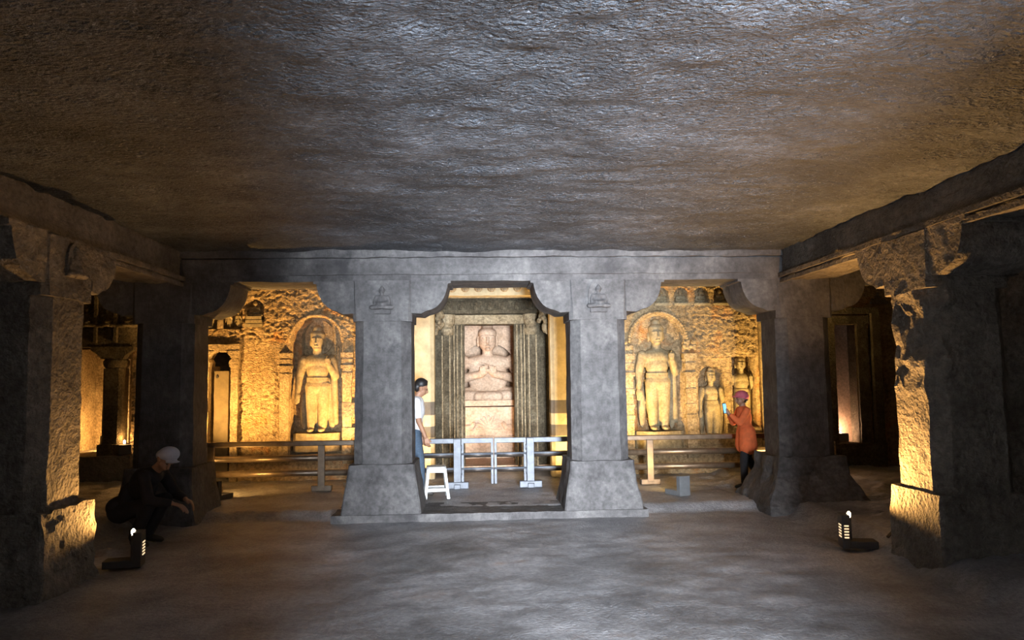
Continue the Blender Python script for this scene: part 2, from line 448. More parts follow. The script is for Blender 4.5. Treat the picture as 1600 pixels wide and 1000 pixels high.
# ------------------------------------------------------------------ carved seated figure (shared shape)
def seated_prims(s=1.0):
    """cross-legged figure about 1 high, facing -y, seat at z=0"""
    P = [('e', (0, 0.02, 0.32), (0.20, 0.13, 0.26)), ('e', (0, 0.02, 0.50), (0.25, 0.12, 0.12)),
         ('c', (0, 0.02, 0.56), (0, 0.01, 0.70), 0.075, 0.07), ('e', (0, 0, 0.80), (0.125, 0.13, 0.155)), ('e', (0, 0.01, 0.945), (0.07, 0.07, 0.06)),
         ('e', (-0.135, 0.02, 0.79), (0.022, 0.03, 0.075)), ('e', (0.135, 0.02, 0.79), (0.022, 0.03, 0.075)),
         ('c', (0, -0.125, 0.82), (0, -0.145, 0.765), 0.012, 0.022)]
    for sx in (-1, 1):
        P += [('c', (sx * 0.24, 0.02, 0.53), (sx * 0.33, 0.0, 0.28), 0.085, 0.07), ('c', (sx * 0.33, 0.0, 0.28), (sx * 0.07, -0.17, 0.24), 0.068, 0.05),
              ('c', (sx * 0.12, 0.02, 0.08), (sx * 0.43, -0.10, 0.075), 0.12, 0.10), ('c', (sx * 0.43, -0.10, 0.075), (-sx * 0.10, -0.24, 0.07), 0.09, 0.06)]
    P.append(('e', (0, -0.19, 0.24), (0.09, 0.06, 0.045)))
    return P
def scale_prims(P, k):
    out = []
    for p in P:
        if p[0] == 'e': out.append(('e', tuple(x * k for x in p[1]), tuple(x * k for x in p[2])) + tuple(p[3:]))
        else: out.append(('c', tuple(x * k for x in p[1]), tuple(x * k for x in p[2]), p[3] * k, p[4] * k))
    return out

# ------------------------------------------------------------------ pillars
def ring8(cx, cy, h, c, z):
    """square of half size h with corners cut by c"""
    a = h - c
    return [(cx + x, cy + y, z) for x, y in ((-a, -h), (a, -h), (h, -a), (h, a), (a, h), (-a, h), (-h, a), (-h, -a))]
def bracket_profile(u0, sgn):
    """bracket outline from the pillar edge outwards (u, z), curling up to the beam"""
    pts = [(0, 3.0), (0, 2.575), (0.13, 2.565), (0.20, 2.60)]
    for k in range(1, 9):
        a = k / 8 * PI / 2
        pts.append((0.22 + 0.25 * math.sin(a) * 0.8 + 0.05 * k / 8, 2.61 + 0.34 * (1 - math.cos(a))))
    pts += [(0.51, 2.955), (0.51, 3.0)]
    return [(u0 + sgn * u, z) for u, z in pts]
def pillar(x, y, label, mat='pillar_rock', axis='y', amp=0.008, relief=True, base_amp=0.02, base=(0.41, 0.48), z0=0.0, arms=(-1, 1), rough_shaft=None):
    t = empty('pillar', (x, y, 0)); tag(t, label, 'pillar', 'rock-cut pillars of the hall')
    bt, bb = base
    MB().loft([ring8(0, 0, bb + 0.03, 0.02, z0 - 0.12), ring8(0, 0, bb, 0.02, z0 + 0.10), ring8(0, 0, bt + 0.02, 0.02, 0.45), ring8(0, 0, bt, 0.02, 0.68)]).rocky('base', mat, t, 0.09, base_amp, 5, 4, seed=int(x * 7))
    MB().loft([ring8(0, 0, 0.365, 0.12, 0.66), ring8(0, 0, 0.36, 0.12, 1.6), ring8(0, 0, 0.355, 0.12, 2.5)]).rocky('shaft', mat, t, 0.09, amp, 5, 3, seed=int(x * 5), extra=rough_shaft)
    MB().loft([ring8(0, 0, 0.375, 0.05, 2.47), ring8(0, 0, 0.375, 0.03, 2.99)]).rocky('capital', mat, t, 0.1, amp, 6, 3, seed=int(x * 3))
    for sgn in arms:
        MB().prism(bracket_profile(sgn * 0.36, sgn), -0.36, 0.36, axis).rocky('bracket', mat, t, 0.09, amp * 1.2, 6, 3, seed=int(x * 11) + sgn)
    if relief:
        r = MB().prism([(0.13 * math.cos(a), 2.80 + 0.17 * math.sin(a)) for a in np.linspace(0, PI, 12)] + [(-0.13, 2.62), (0.13, 2.62)], -0.40, -0.37).build('niche_plaque', mat, t)
        s = blob('seated_relief', scale_prims(seated_prims(), 0.30), 0.012, mat, r, 1); s.location = (0, -0.40, 2.62)
        MB().box(-0.11, 0.11, -0.42, -0.37, 2.56, 2.62).build('relief_ledge', mat, r, bevel=0.01)
    return t

broken = lambda g: 1 + 5.5 * sst(g[:, 2], 1.45, 1.75) * sst(-g[:, 0], -4.25, -4.0)
pillar(PX[1], ROW + 0.37, 'grey rock-cut pillar with seated relief standing beside white plastic stool', z0=0.09)
pillar(PX[2], ROW + 0.37, 'grey rock-cut pillar with seated relief between gate and grey floodlight', z0=0.09)
pillar(PX[0], ROW + 0.37, 'dark unlit corner pillar behind the crouching person in pale cap', relief=False)
pillar(PX[3], ROW + 0.37, 'dim brown corner pillar with flared base beside person in orange top', relief=False, base=(0.44, 0.66), base_amp=0.05)
pr = pillar(PX[3] + 0.03, 6.58, 'amber-lit pillar with broken capital beside black floodlight with glowing slots', 'rough_rock', 'x', 0.014, False, 0.012, (0.385, 0.40), rough_shaft=broken)
pl = pillar(PX[0], 6.62, 'rough pillar with crumbled base beside the crouching person', 'rough_rock', 'x', 0.018, False, 0.07, (0.42, 0.45), rough_shaft=lambda g: 1 + 0 * g[:, 0])
# stepped cross bracket of the broken pillar, reaching towards the aisle wall
for k in range(4):
    MB().box(0.34, 0.50 + 0.13 * k, -0.30, 0.30, 2.58 + 0.085 * k, 2.665 + 0.085 * k, 0).rocky('bracket_step', 'rough_rock', pr, 0.12, 0.008, 6, seed=50 + k)
MB().box(0.30, 1.25, -0.28, 0.28, 2.9, 3.0).rocky('bracket_top', 'rough_rock', pr, 0.15, 0.01, 6, seed=58)
# niche relief on the inner faces of the side pillars
for t, s in ((pl, 1),):
    r = MB().prism([(0.11 * math.cos(a), 2.82 + 0.14 * math.sin(a)) for a in np.linspace(0, PI, 12)] + [(-0.11, 2.66), (0.11, 2.66)], 0.37, 0.40, 'x').build('niche_plaque', 'rough_rock', t)
    q = blob('seated_relief', scale_prims(seated_prims(), 0.28), 0.012, 'rough_rock', r, 1); q.location = (0.40, 0, 2.66); q.rotation_euler = (0, 0, PI / 2)

# ------------------------------------------------------------------ standing figures
def standing_prims(flip=1):
    """1.75 m robed figure, feet at z=0, facing -y; raised hand on +x side"""
    P = [('e', (0, -0.02, 1.52), (0.118, 0.125, 0.155)), ('e', (0, 0.0, 1.69), (0.065, 0.065, 0.06)), ('e', (0, 0.0, 1.60), (0.125, 0.12, 0.10)),
         ('e', (-0.125, 0.01, 1.49), (0.02, 0.03, 0.075)), ('e', (0.125, 0.01, 1.49), (0.02, 0.03, 0.075)),
         ('c', (0, -0.145, 1.56), (0, -0.175, 1.485), 0.014, 0.024), ('e', (0, -0.142, 1.44), (0.042, 0.022, 0.013)), ('e', (0, 0.005, 1.63), (0.127, 0.132, 0.085)), ('e', (0, 0.005, 1.72), (0.078, 0.08, 0.075)),
         ('c', (-0.085, -0.115, 1.565), (-0.02, -0.145, 1.575), 0.010, 0.010), ('c', (0.085, -0.115, 1.565), (0.02, -0.145, 1.575), 0.010, 0.010),
         ('e', (-0.045, -0.122, 1.54), (0.03, 0.016, 0.012)), ('e', (0.045, -0.122, 1.54), (0.03, 0.016, 0.012)),
         ('e', (0, -0.06, 1.40), (0.06, 0.07, 0.04)),
         ('c', (0, 0, 1.25), (0, -0.01, 1.42), 0.085, 0.07),
         ('e', (0, 0, 1.17), (0.235, 0.13, 0.15)), ('e', (0, 0, 1.05), (0.19, 0.125, 0.22)), ('e', (0, 0, 0.86), (0.185, 0.125, 0.16)),
         ('e', (0, 0.0, 0.76), (0.20, 0.13, 0.15)),
         ('c', (-0.09, -0.01, 0.76), (-0.085, -0.02, 0.10), 0.115, 0.075), ('c', (0.10, -0.01, 0.76), (0.095, -0.02, 0.10), 0.115, 0.075),
         ('e', (-0.09, -0.08, 0.03), (0.06, 0.12, 0.04)), ('e', (0.09, -0.08, 0.03), (0.06, 0.12, 0.04)),
         # robe hem between the legs and hanging from the raised arm
         ('e', (0, 0.03, 0.45), (0.19, 0.07, 0.40)),
         ('e', (0.235, 0.05, 0.50), (0.085, 0.05, 0.50)), ('c', (0.27, 0.02, 0.95), (0.30, 0.05, 0.15), 0.06, 0.05),
         ('e', (-0.24, 0.10, 0.35), (0.07, 0.05, 0.32)),
         # lowered arm
         ('c', (-0.235, 0.0, 1.20), (-0.30, 0.0, 0.92), 0.085, 0.068), ('c', (-0.30, 0.0, 0.92), (-0.315, -0.06, 0.68), 0.066, 0.045),
         ('e', (-0.317, -0.08, 0.60), (0.05, 0.028, 0.07)),
         # raised arm
         ('c', (0.235, 0.0, 1.20), (0.30, -0.02, 0.93), 0.085, 0.072), ('c', (0.30, -0.02, 0.93), (0.215, -0.14, 1.12), 0.068, 0.048),
         ('e', (0.205, -0.16, 1.185), (0.052, 0.04, 0.05))]
    for k in range(4):
        P.append(('c', (-0.35 + 0.022 * k, -0.09, 0.555), (-0.352 + 0.024 * k, -0.10, 0.47 + 0.012 * abs(k - 1)), 0.0115, 0.0095))
        P.append(('c', (0.165, -0.19, 1.215 - 0.022 * k), (0.235, -0.205, 1.22 - 0.024 * k), 0.0125, 0.0105))
    P.append(('c', (-0.285, -0.10, 0.62), (-0.268, -0.125, 0.545), 0.013, 0.010))
    P.append(('c', (0.185, -0.18, 1.225), (0.20, -0.2, 1.265), 0.013, 0.010))
    for z in (0.905,):                                                      # girdle line
        for k in range(12):
            a0, a1 = PI + PI * k / 12, PI + PI * (k + 1) / 12
            P.append(('c', (0.185 * math.cos(a0), 0.128 * math.sin(a0), z), (0.185 * math.cos(a1), 0.128 * math.sin(a1), z), 0.005, 0.005))
    return P
def statue(x, y, z, k, label, group=None, base=True):
    t = empty('standing_statue', (x, y, z)); tag(t, label, 'statue', group)
    b = blob('figure', standing_prims(), 0.010, 'statue_stone', t, 2); b.scale = (k, k, k)
    if base:
        MB().loft([[(0.40 * k * math.cos(a), 0.22 * k * math.sin(a), zz) for a in np.linspace(0, 2 * PI, 20, endpoint=False)] for zz in (-0.32, -0.02)]).rocky('pedestal', 'statue_stone', t, 0.1, 0.01, 6)
    return t
s1 = statue(-2.70, BACK + 0.13, 0.88, 1.0, 'standing robed stone figure in plain arched niche above the long railing')
MB().loft([[(0.24 * math.cos(a) * kk, 0.13 + dy, 1.60 + 0.30 * math.sin(a) * kk) for a in np.linspace(0, 2 * PI, 28, endpoint=False)] for dy, kk in ((0.04, 1.0), (0.0, 1.0), (-0.01, 0.85))]).rocky('halo', 'carved_stone', s1, 0.08, 0.01, 9)
s2 = statue(3.12, BACK + 0.12, 0.82, 1.07, 'standing robed stone figure in niche framed by carved arch ornament')
MB().box(-0.18, 0.18, 0.10, 0.14, 1.40, 2.02).rocky('halo', 'carved_stone', s2, 0.08, 0.01, 9)
statue(4.05, BACK + 0.10, 0.70, 0.66, 'small standing stone figure in shallow arched niche behind the phone', base=False)
statue(4.60, BACK + 0.15, 0.86, 0.70, 'small standing stone figure in square recess behind the pink cap', base=False)
# niche pilasters with stacked mouldings
def pilaster(name, x, y, hw, z0, z1, parent, mat, caps=(), proud=0.09, depth=0.12):
    t = MB().box(x - hw, x + hw, y - proud, y + depth, z0, z1).rocky(name, mat, parent, 0.12, 0.008, 6, seed=int(x * 13))
    for (a, b, e) in caps:
        MB().box(x - hw - e, x + hw + e, y - proud - e, y + depth, a, b).rocky('capital_moulding', mat, t, 0.1, 0.006, 7, seed=int(a * 19))
    return t
caps1 = ((2.12, 2.20, 0.03), (2.02, 2.09, 0.015), (1.94, 1.99, 0.035), (1.78, 1.86, 0.015))
for x in (-3.21, -2.17):
    pilaster('niche_pilaster', x, BACK, 0.075, 0.35, 2.12, WB, 'carved_stone', caps1, 0.06)
for x in (2.58, 3.66):
    pl_ = pilaster('niche_pilaster', x, BACK, 0.085, 0.35, 2.02, WB, 'carved_stone',
             ((2.02, 2.12, 0.03), (1.86, 1.96, 0.015), (1.74, 1.80, 0.025), (1.44, 1.52, 0.012), (1.22, 1.26, 0.012), (1.02, 1.08, 0.015)), 0.07)
    rng = random.Random(int(x * 10))
    P = [('e', (x + rng.uniform(-0.1, 0.1), BACK - 0.05, 2.2 + rng.uniform(-0.09, 0.14)), (0.035, 0.03, 0.035)) for _ in range(22)]
    blob('makara_scroll', P, 0.010, 'carved_stone', pl_, 1)
for z0, z1 in ((0.78, 0.95), (1.12, 1.36)):               # old repair bands in grey plaster
    MB().box(-2.25, -1.66, BACK - 0.072, BACK + 0.05, z0, z1).rocky('repair_band', 'rough_rock', WB, 0.1, 0.006, 6)
# carved rope round the ornate arch
P = []
for k in range(34):
    a = PI * k / 33
    P.append(('e', (3.12 + 0.50 * math.cos(a), BACK - 0.03, 2.34 + 0.50 * math.sin(a)), (0.032, 0.045, 0.032)))
blob('arch_moulding', P, 0.009, 'carved_stone', WB, 1)
P = [('e', (-2.70 + 0.44 * math.cos(PI * k / 40), BACK + 0.0, 2.40 + 0.44 * math.sin(PI * k / 40)), (0.03, 0.025, 0.03)) for k in range(41)]
blob('arch_moulding', P, 0.012, 'tan_rock', WB, 2)
# stepped corner strips at the end of the right bay
for x, hw, y in ((4.95, 0.06, -0.06), (5.16, 0.055, -0.12), (5.38, 0.045, -0.16)):
    MB().box(x - hw, x + hw, BACK + y, BACK + 0.1, 0.55, 3.3).rocky('corner_strip', 'carved_stone', WB, 0.14, 0.01, 5, seed=int(x * 10))
MB().box(4.85, 5.9, BACK - 0.55, BACK + 0.05, 0.0, 0.62).rocky('corner_ledge', 'tan_rock', WB, 0.14, 0.02, 5)

# small seated figures in the upper niches
sf = empty('seated_figurine', (SEATED[0][0], BACK + 0.09, SEATED[0][1]))
blob('figure', scale_prims(seated_prims(), 0.25), 0.007, 'statue_stone', sf, 1)
MB().box(-0.14, 0.14, -0.11, 0.08, -0.035, 0.005).rocky('seat_slab', 'statue_stone', sf, 0.06, 0.004, 9)
GL = 'tiny cross-legged stone figure in arched niche, first in its row above the carved arch'
tag(sf, GL, 'statue', 'row of four seated figurines above the hewn wall')
for k, (x, z) in enumerate(SEATED[1:]):
    c = copy_tree(sf); c.location = (x, BACK + 0.09, z)
    c['label'] = 'tiny cross-legged stone figure in arched niche, ' + ('second in its row from the carved arch', 'second in its row from the corner strips', 'last in its row beside the corner strips')[k]
t = empty('seated_figurine', (-3.74, BACK + 0.07, 2.83)); tag(t, 'cross-legged stone figurine on three-tier pedestal above the cell door', 'statue')
blob('figure', scale_prims(seated_prims(), 0.27), 0.007, 'statue_stone', t, 1)
for k in range(3):
    MB().box(-0.125 - 0.01 * k, 0.125 + 0.01 * k, -0.10, 0.06, -0.065 * (k + 1) + 0.012, -0.065 * k).rocky('pedestal_tier', 'statue_stone', t, 0.08, 0.004, 9, seed=k)
# worn figures flanking a stub column over the cell door
MB().lathe([(0.055, 2.63), (0.05, 2.80), (0.06, 2.93)], (-4.30, BACK + 0.02), 10).rocky('relief_stub_column', 'carved_stone', WB, 0.06, 0.006, 9)
for x, lab in ((-4.47, 'worn stone dwarf relief between stub column and the corner pillar'),
               (-4.17, 'worn stone dwarf relief between stub column and another small relief'),
               (-4.01, 'worn stone dwarf relief next to the figurine on three-tier pedestal')):
    t = empty('relief_figurine', (x, BACK + 0.06, 2.645)); tag(t, lab, 'statue', 'worn reliefs over the cell door')
    blob('figure', scale_prims(standing_prims(), 0.165), 0.007, 'statue_stone', t, 1)

# ------------------------------------------------------------------ cell door over on the left, doorway on the right, side chapel
def cells():
    d = MB().box(-4.60, -4.45, BACK - 0.06, BACK + 0.5, 0.0, 2.0).rocky('door_1', 'carved_stone', None, 0.12, 0.01, 6); tag(d, kind='structure')
    MB().box(-4.09, -3.97, BACK - 0.06, BACK + 0.5, 0.0, 2.0).rocky('jamb', 'carved_stone', d, 0.12, 0.01, 6)
    MB().box(-4.62, -3.95, BACK - 0.06, BACK + 0.3, 2.24, 2.36).rocky('lintel', 'carved_stone', d, 0.12, 0.01, 6)
    for s, x in ((1, -4.60), (-1, -3.95)):
        MB().prism([(x, 2.25), (x, 1.98), (x + s * 0.16, 1.98), (x + s * 0.17, 2.06), (x + s * 0.13, 2.12), (x + s * 0.22, 2.25)], BACK - 0.07, BACK + 0.2, 'y').rocky('door_bracket', 'carved_stone', d, 0.1, 0.006, 6)
    leaf = MB().box(-4.42, -4.17, BACK + 0.10, BACK + 0.15, 0.09, 1.92).build('door_leaf', 'door_wood', d, bevel=0.008)
    MB().tube((-4.36, BACK + 0.085, 1.82), (-4.36, BACK + 0.11, 1.82), 0.022).build('door_hole', 'lamp_black', leaf)
    for nm, b in (('cell_back', (-5.2, -3.5, BACK + 1.3, BACK + 1.4, 0, 2.6)), ('cell_side', (-5.2, -5.1, BACK - 0.05, BACK + 1.4, 0, 2.6)), ('cell_side', (-3.6, -3.5, BACK + 0.45, BACK + 1.4, 0, 2.6)), ('cell_ceiling', (-5.2, -3.5, BACK + 0.4, BACK + 1.4, 2.5, 2.6))):
        MB().box(*b).build(nm, 'rough_rock', d)
    # right doorway: stepped frames round a lit jamb
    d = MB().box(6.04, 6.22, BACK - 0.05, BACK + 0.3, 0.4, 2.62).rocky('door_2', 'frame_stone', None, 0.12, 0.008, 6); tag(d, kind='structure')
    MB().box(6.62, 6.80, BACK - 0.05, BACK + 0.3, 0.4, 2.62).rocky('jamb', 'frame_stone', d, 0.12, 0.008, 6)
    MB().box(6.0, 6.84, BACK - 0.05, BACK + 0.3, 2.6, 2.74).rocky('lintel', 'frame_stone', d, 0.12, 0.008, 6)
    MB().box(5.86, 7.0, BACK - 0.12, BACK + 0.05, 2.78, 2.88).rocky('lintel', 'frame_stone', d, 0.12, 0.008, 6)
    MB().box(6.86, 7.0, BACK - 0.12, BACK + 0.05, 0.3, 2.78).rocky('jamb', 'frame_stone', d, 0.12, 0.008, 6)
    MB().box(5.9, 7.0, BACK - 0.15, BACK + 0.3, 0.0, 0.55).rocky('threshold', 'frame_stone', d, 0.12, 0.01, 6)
    MB().box(6.0, 6.9, BACK + 0.45, BACK + 0.6, 0.4, 2.8).rocky('inner_wall', 'shrine_stone', d, 0.2, 0.01, 6)
    # side chapel: columns on a plinth before a lit wall
    w_ = MB().box(-7.0, -5.4, BACK + 1.4, BACK + 1.6, 0, 3.2).rocky('wall_chapel', 'carved_stone', None, 0.2, 0.02, 4); tag(w_, kind='structure')
    for b in ((-7.2, -7.0, BACK - 0.1, BACK + 1.6, 0, 3.3), (-5.5, -5.3, BACK + 0.06, BACK + 1.6, 0, 3.3), (-7.2, -5.3, BACK, BACK + 1.6, 3.1, 3.3)):
        MB().box(*b).rocky('chapel_side', 'carved_stone', w_, 0.3, 0.01, 4)
    MB().box(-6.95, -5.6, BACK - 0.25, BACK + 1.4, 0.0, 0.56).rocky('plinth', 'rough_rock', w_, 0.16, 0.015, 5)
    MB().box(-6.5, -6.32, BACK + 1.25, BACK + 1.42, 0.56, 2.2).rocky('wall_panel', 'rough_rock', w_, 0.2, 0.01, 5)
    for x, lab in ((-6.0, 'short round-capped chapel column on pale plinth beside crumbled pillar'),):
        t = empty('chapel_column', (x, BACK + 0.05, 0.56)); tag(t, lab, 'column')
        MB().box(-0.19, 0.19, -0.19, 0.19, -0.02, 0.18).rocky('base', 'frame_stone', t, 0.1, 0.006)
        MB().loft([ring8(0, 0, 0.155, 0.045, z) for z in (0.16, 0.8, 1.42)]).rocky('shaft', 'frame_stone', t, 0.12, 0.006)
        MB().lathe([(0.13, 1.40), (0.19, 1.46), (0.20, 1.53), (0.17, 1.58)], n=16).build('cushion', 'frame_stone', t, True)
        MB().loft([[(-a, -0.17, z), (a, -0.17, z), (a, 0.17, z), (-a, 0.17, z)] for a, z in ((0.18, 1.58), (0.22, 1.64), (0.34, 1.72), (0.34, 1.78))]).rocky('bracket', 'frame_stone', t, 0.1, 0.006)
    # carved frieze over the chapel
    f = MB().box(-6.75, -5.55, BACK - 0.10, BACK + 0.1, 2.33, 3.3).rocky('trim_6', 'frame_stone', None, 0.12, 0.02, 5); tag(f, kind='structure')
    for x in (-6.45, -6.12, -5.80):
        MB().box(x - 0.17, x - 0.12, BACK - 0.16, BACK - 0.05, 2.4, 3.2).rocky('frieze_divider', 'frame_stone', f, 0.12, 0.01, 6)
        b = blob('frieze_figure', scale_prims(seated_prims(), 0.36), 0.014, 'frame_stone', f, 1); b.location = (x + 0.03, BACK - 0.10, 2.66)
cells()
# seated relief high on the wall by the right doorway
t = empty('seated_figurine', (7.05, BACK + 0.02, 3.0)); tag(t, 'dark seated figurine high on wall above the narrow pink-lit doorway', 'statue')
blob('figure', scale_prims(seated_prims(), 0.27), 0.009, 'rough_rock', t, 1)
MB().box(-0.15, 0.15, -0.09, 0.05, -0.05, 0.0).rocky('seat_slab', 'rough_rock', t, 0.08, 0.004, 9)

# ------------------------------------------------------------------ antechamber and shrine
def shrine():
    # pilasters flanking the antechamber (object origin at the foot so the painted bands sit at their heights)
    for x, hw in ((-0.90, 0.19), (1.43, 0.19)):
        t = empty('pilaster', (x, BACK - 0.03, 0.0)); t.parent = WB
        MB().loft([ring8(0, 0, hw, 0.06, z) for z in (0.09, 1.5, 2.86)]).rocky('shaft', 'banded_plaster', t, 0.12, 0.006, 6)
        MB().box(-hw - 0.05, hw + 0.05, -hw - 0.05, hw, 2.86, 3.12).rocky('capital', 'carved_stone', t, 0.1, 0.012, 7)
    o = MB().box(-1.15, 1.68, BACK - 0.20, BACK + 0.20, 3.13, 3.4).rocky('trim_7', 'banded_plaster', None, 0.15, 0.01, 5); tag(o, kind='structure')
    for k in range(9):
        x = -0.62 + 0.22 * k
        MB().lathe([(0.075, 0), (0.06, 0.03)], n=12).build('frieze_roundel', 'carved_stone', o).matrix_world = Matrix.Translation((x, BACK - 0.21, 3.26)) @ Matrix.Rotation(PI / 2, 4, 'X')
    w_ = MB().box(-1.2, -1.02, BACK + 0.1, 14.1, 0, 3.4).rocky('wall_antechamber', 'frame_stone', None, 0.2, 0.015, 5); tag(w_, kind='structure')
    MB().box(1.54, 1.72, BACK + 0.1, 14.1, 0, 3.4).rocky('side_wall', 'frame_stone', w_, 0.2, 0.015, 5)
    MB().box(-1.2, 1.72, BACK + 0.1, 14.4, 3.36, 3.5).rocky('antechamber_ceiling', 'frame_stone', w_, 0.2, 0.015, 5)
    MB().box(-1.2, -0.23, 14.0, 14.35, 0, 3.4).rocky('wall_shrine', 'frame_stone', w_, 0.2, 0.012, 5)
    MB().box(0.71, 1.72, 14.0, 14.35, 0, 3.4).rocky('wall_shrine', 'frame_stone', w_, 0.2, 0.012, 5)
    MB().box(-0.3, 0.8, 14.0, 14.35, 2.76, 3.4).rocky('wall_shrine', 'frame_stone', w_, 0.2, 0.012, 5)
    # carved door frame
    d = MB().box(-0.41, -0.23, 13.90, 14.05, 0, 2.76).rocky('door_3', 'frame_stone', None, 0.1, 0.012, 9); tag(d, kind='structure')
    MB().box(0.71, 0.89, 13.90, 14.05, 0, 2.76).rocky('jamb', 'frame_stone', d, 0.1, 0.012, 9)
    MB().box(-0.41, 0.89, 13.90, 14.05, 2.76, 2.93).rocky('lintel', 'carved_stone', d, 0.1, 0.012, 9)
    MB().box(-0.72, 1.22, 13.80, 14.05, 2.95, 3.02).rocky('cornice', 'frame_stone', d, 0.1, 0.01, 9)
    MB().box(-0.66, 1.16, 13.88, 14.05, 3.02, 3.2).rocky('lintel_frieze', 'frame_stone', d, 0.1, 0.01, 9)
    for k in range(7):
        x = -0.52 + 0.257 * k
        b = blob('frieze_bust', [('e', (0, 0, 0.05), (0.07, 0.05, 0.06)), ('e', (0, -0.02, 0.13), (0.04, 0.04, 0.045)), ('c', (-0.07, 0, 0.02), (-0.08, 0, 0.13), 0.02, 0.02), ('c', (0.07, 0, 0.02), (0.08, 0, 0.13), 0.02, 0.02)], 0.012, 'frame_stone', d, 1)
        b.location = (x, 13.86, 3.02)
    for x in (-0.535, 1.02):
        p = MB().box(x - 0.09, x + 0.09, 13.86, 14.05, 0, 2.62).rocky('door_pilaster', 'frame_stone', d, 0.1, 0.01, 9)
        MB().lathe([(0.09, 2.55), (0.125, 2.6), (0.125, 2.67), (0.09, 2.71), (0.13, 2.78), (0.14, 2.94)], (x, 13.9), 14).rocky('pilaster_capital', 'carved_stone', p, 0.08, 0.008, 9)
    for x, s in ((-0.74, 1), (1.27, -1)):
        rng = random.Random(int(x * 100))
        P = []
        for k in range(26):
            tt = k / 25
            P.append(('e', (x + s * 0.10 * math.sin(tt * 5) + rng.uniform(-0.06, 0.06), 13.15 + rng.uniform(-0.05, 0.05), 2.98 - 0.62 * tt), (0.05 - 0.02 * tt, 0.05, 0.05)))
        P.append(('e', (x - s * 0.1, 13.3, 2.7), (0.12, 0.3, 0.1)))
        blob('bracket_figure', P, 0.014, 'carved_stone', d, 1)
    for x in (-0.64, -0.50, -0.42, -0.36, -0.28):          # upright fillets carved on both jambs
        for xx in (x, 0.48 - x):
            MB().box(xx - 0.012, xx + 0.012, 13.83 if abs(xx - 0.24) > 0.68 else 13.87, 13.95, 0.1, 2.55 if abs(xx - 0.24) > 0.68 else 2.74).rocky('fillet', 'carved_stone', d, 0.12, 0.008, 9, seed=int(x * 100))
    # shrine chamber
    s = MB().box(-2.2, -2.0, 14.2, 17.2, 0, 3.7).rocky('wall_shrine_chamber', 'shrine_stone', None, 0.3, 0.02, 4); tag(s, kind='structure')
    MB().box(2.5, 2.7, 14.2, 17.2, 0, 3.7).rocky('side_wall', 'shrine_stone', s, 0.3, 0.02, 4)
    MB().box(-2.2, 2.7, 17.0, 17.2, 0, 3.7).rocky('rear_wall', 'shrine_stone', s, 0.3, 0.02, 4)
    MB().box(-2.2, 2.7, 14.2, 17.2, 3.6, 3.75).rocky('chamber_ceiling', 'shrine_stone', s, 0.3, 0.02, 4)
    MB().box(-2.2, 2.7, 13.9, 17.2, 0.0, 0.12).rocky('chamber_floor', 'shrine_stone', s, 0.3, 0.02, 4)
    # large seated figure on its throne
    t = empty('seated_statue', (0.235, 15.85, 0.1)); tag(t, 'large seated stone figure with teaching hands on carved throne inside the doorway', 'statue')
    k = 1.62
    P = []
    for p in seated_prims():
        P.append(p)
    P = [p for i, p in enumerate(P) if not (p[0] == 'c' and abs(p[1][0]) > 0.3 and p[3] == 0.068)]
    P = [p for p in P if not (p[0] == 'e' and p[2] == (0.09, 0.06, 0.045))]
    for sx in (-1, 1):                                    # hands raised together at the chest
        P.append(('c', (sx * 0.33, 0.0, 0.28), (sx * 0.06, -0.18, 0.36), 0.068, 0.05))
        P.append(('e', (sx * 0.045, -0.20, 0.39), (0.045, 0.04, 0.05)))
        for j in range(4):
            P.append(('c', (sx * (0.02 + 0.018 * j), -0.225, 0.41), (sx * (0.01 + 0.02 * j), -0.235, 0.475 - 0.008 * j), 0.012, 0.009))
        P.append(('c', (sx * 0.02, -0.23, 0.39), (-sx * 0.01, -0.25, 0.42), 0.013, 0.010))
        P.append(('e', (sx * 0.045, -0.118, 0.822), (0.03, 0.018, 0.012)))
    for sx in (-1, 1):
        P.append(('c', (sx * 0.09, -0.10, 0.845), (sx * 0.015, -0.138, 0.855), 0.012, 0.012))
    P += [('e', (0, -0.132, 0.722), (0.042, 0.024, 0.014)), ('c', (0, -0.135, 0.845), (0, -0.162, 0.77), 0.014, 0.026), ('e', (0, 0.0, 0.895), (0.135, 0.14, 0.085)), ('e', (0, 0.0, 0.975), (0.08, 0.08, 0.065)), ('e', (0, -0.10, 0.68), (0.04, 0.035, 0.025)),
          ('c', (-0.26, 0.0, 0.58), (0.02, -0.13, 0.46), 0.014, 0.014), ('c', (0.02, -0.13, 0.46), (0.2, -0.09, 0.3), 0.014, 0.014)]
    def widen(p):                                         # broad shoulders and knees, head left slim
        m = 1.32 if p[1][2] < 0.6 else 0.92
        if p[0] == 'e': return ('e', (p[1][0] * m,) + tuple(p[1][1:]), (p[2][0] * m,) + tuple(p[2][1:]))
        return ('c', (p[1][0] * m,) + tuple(p[1][1:]), (p[2][0] * m,) + tuple(p[2][1:]), p[3], p[4])
    P = [widen(p) for p in P]
    f = blob('figure', scale_prims(P, k), 0.011, 'shrine_stone', t, 1); f.location = (0, -0.05, 1.15); f.scale = (1.0, 1.1, 1.0)
    MB().box(-0.95, 0.95, -0.62, 0.35, 1.08, 1.19).rocky('seat_slab', 'shrine_stone', t, 0.12, 0.008, 6)
    MB().box(-0.88, 0.88, -0.52, 0.35, 0.0, 1.05).rocky('throne', 'shrine_stone', t, 0.12, 0.008, 6)
    MB().box(-0.95, 0.95, -0.60, 0.35, 0.0, 0.45).rocky('throne_plinth', 'shrine_stone', t, 0.12, 0.008, 6)
    P = []
    for a in range(9):
        an = PI * a / 8
        P.append(('c', (0, -0.53, 0.62), (0.24 * math.cos(an), -0.53, 0.62 + 0.24 * math.sin(an)), 0.018, 0.03))
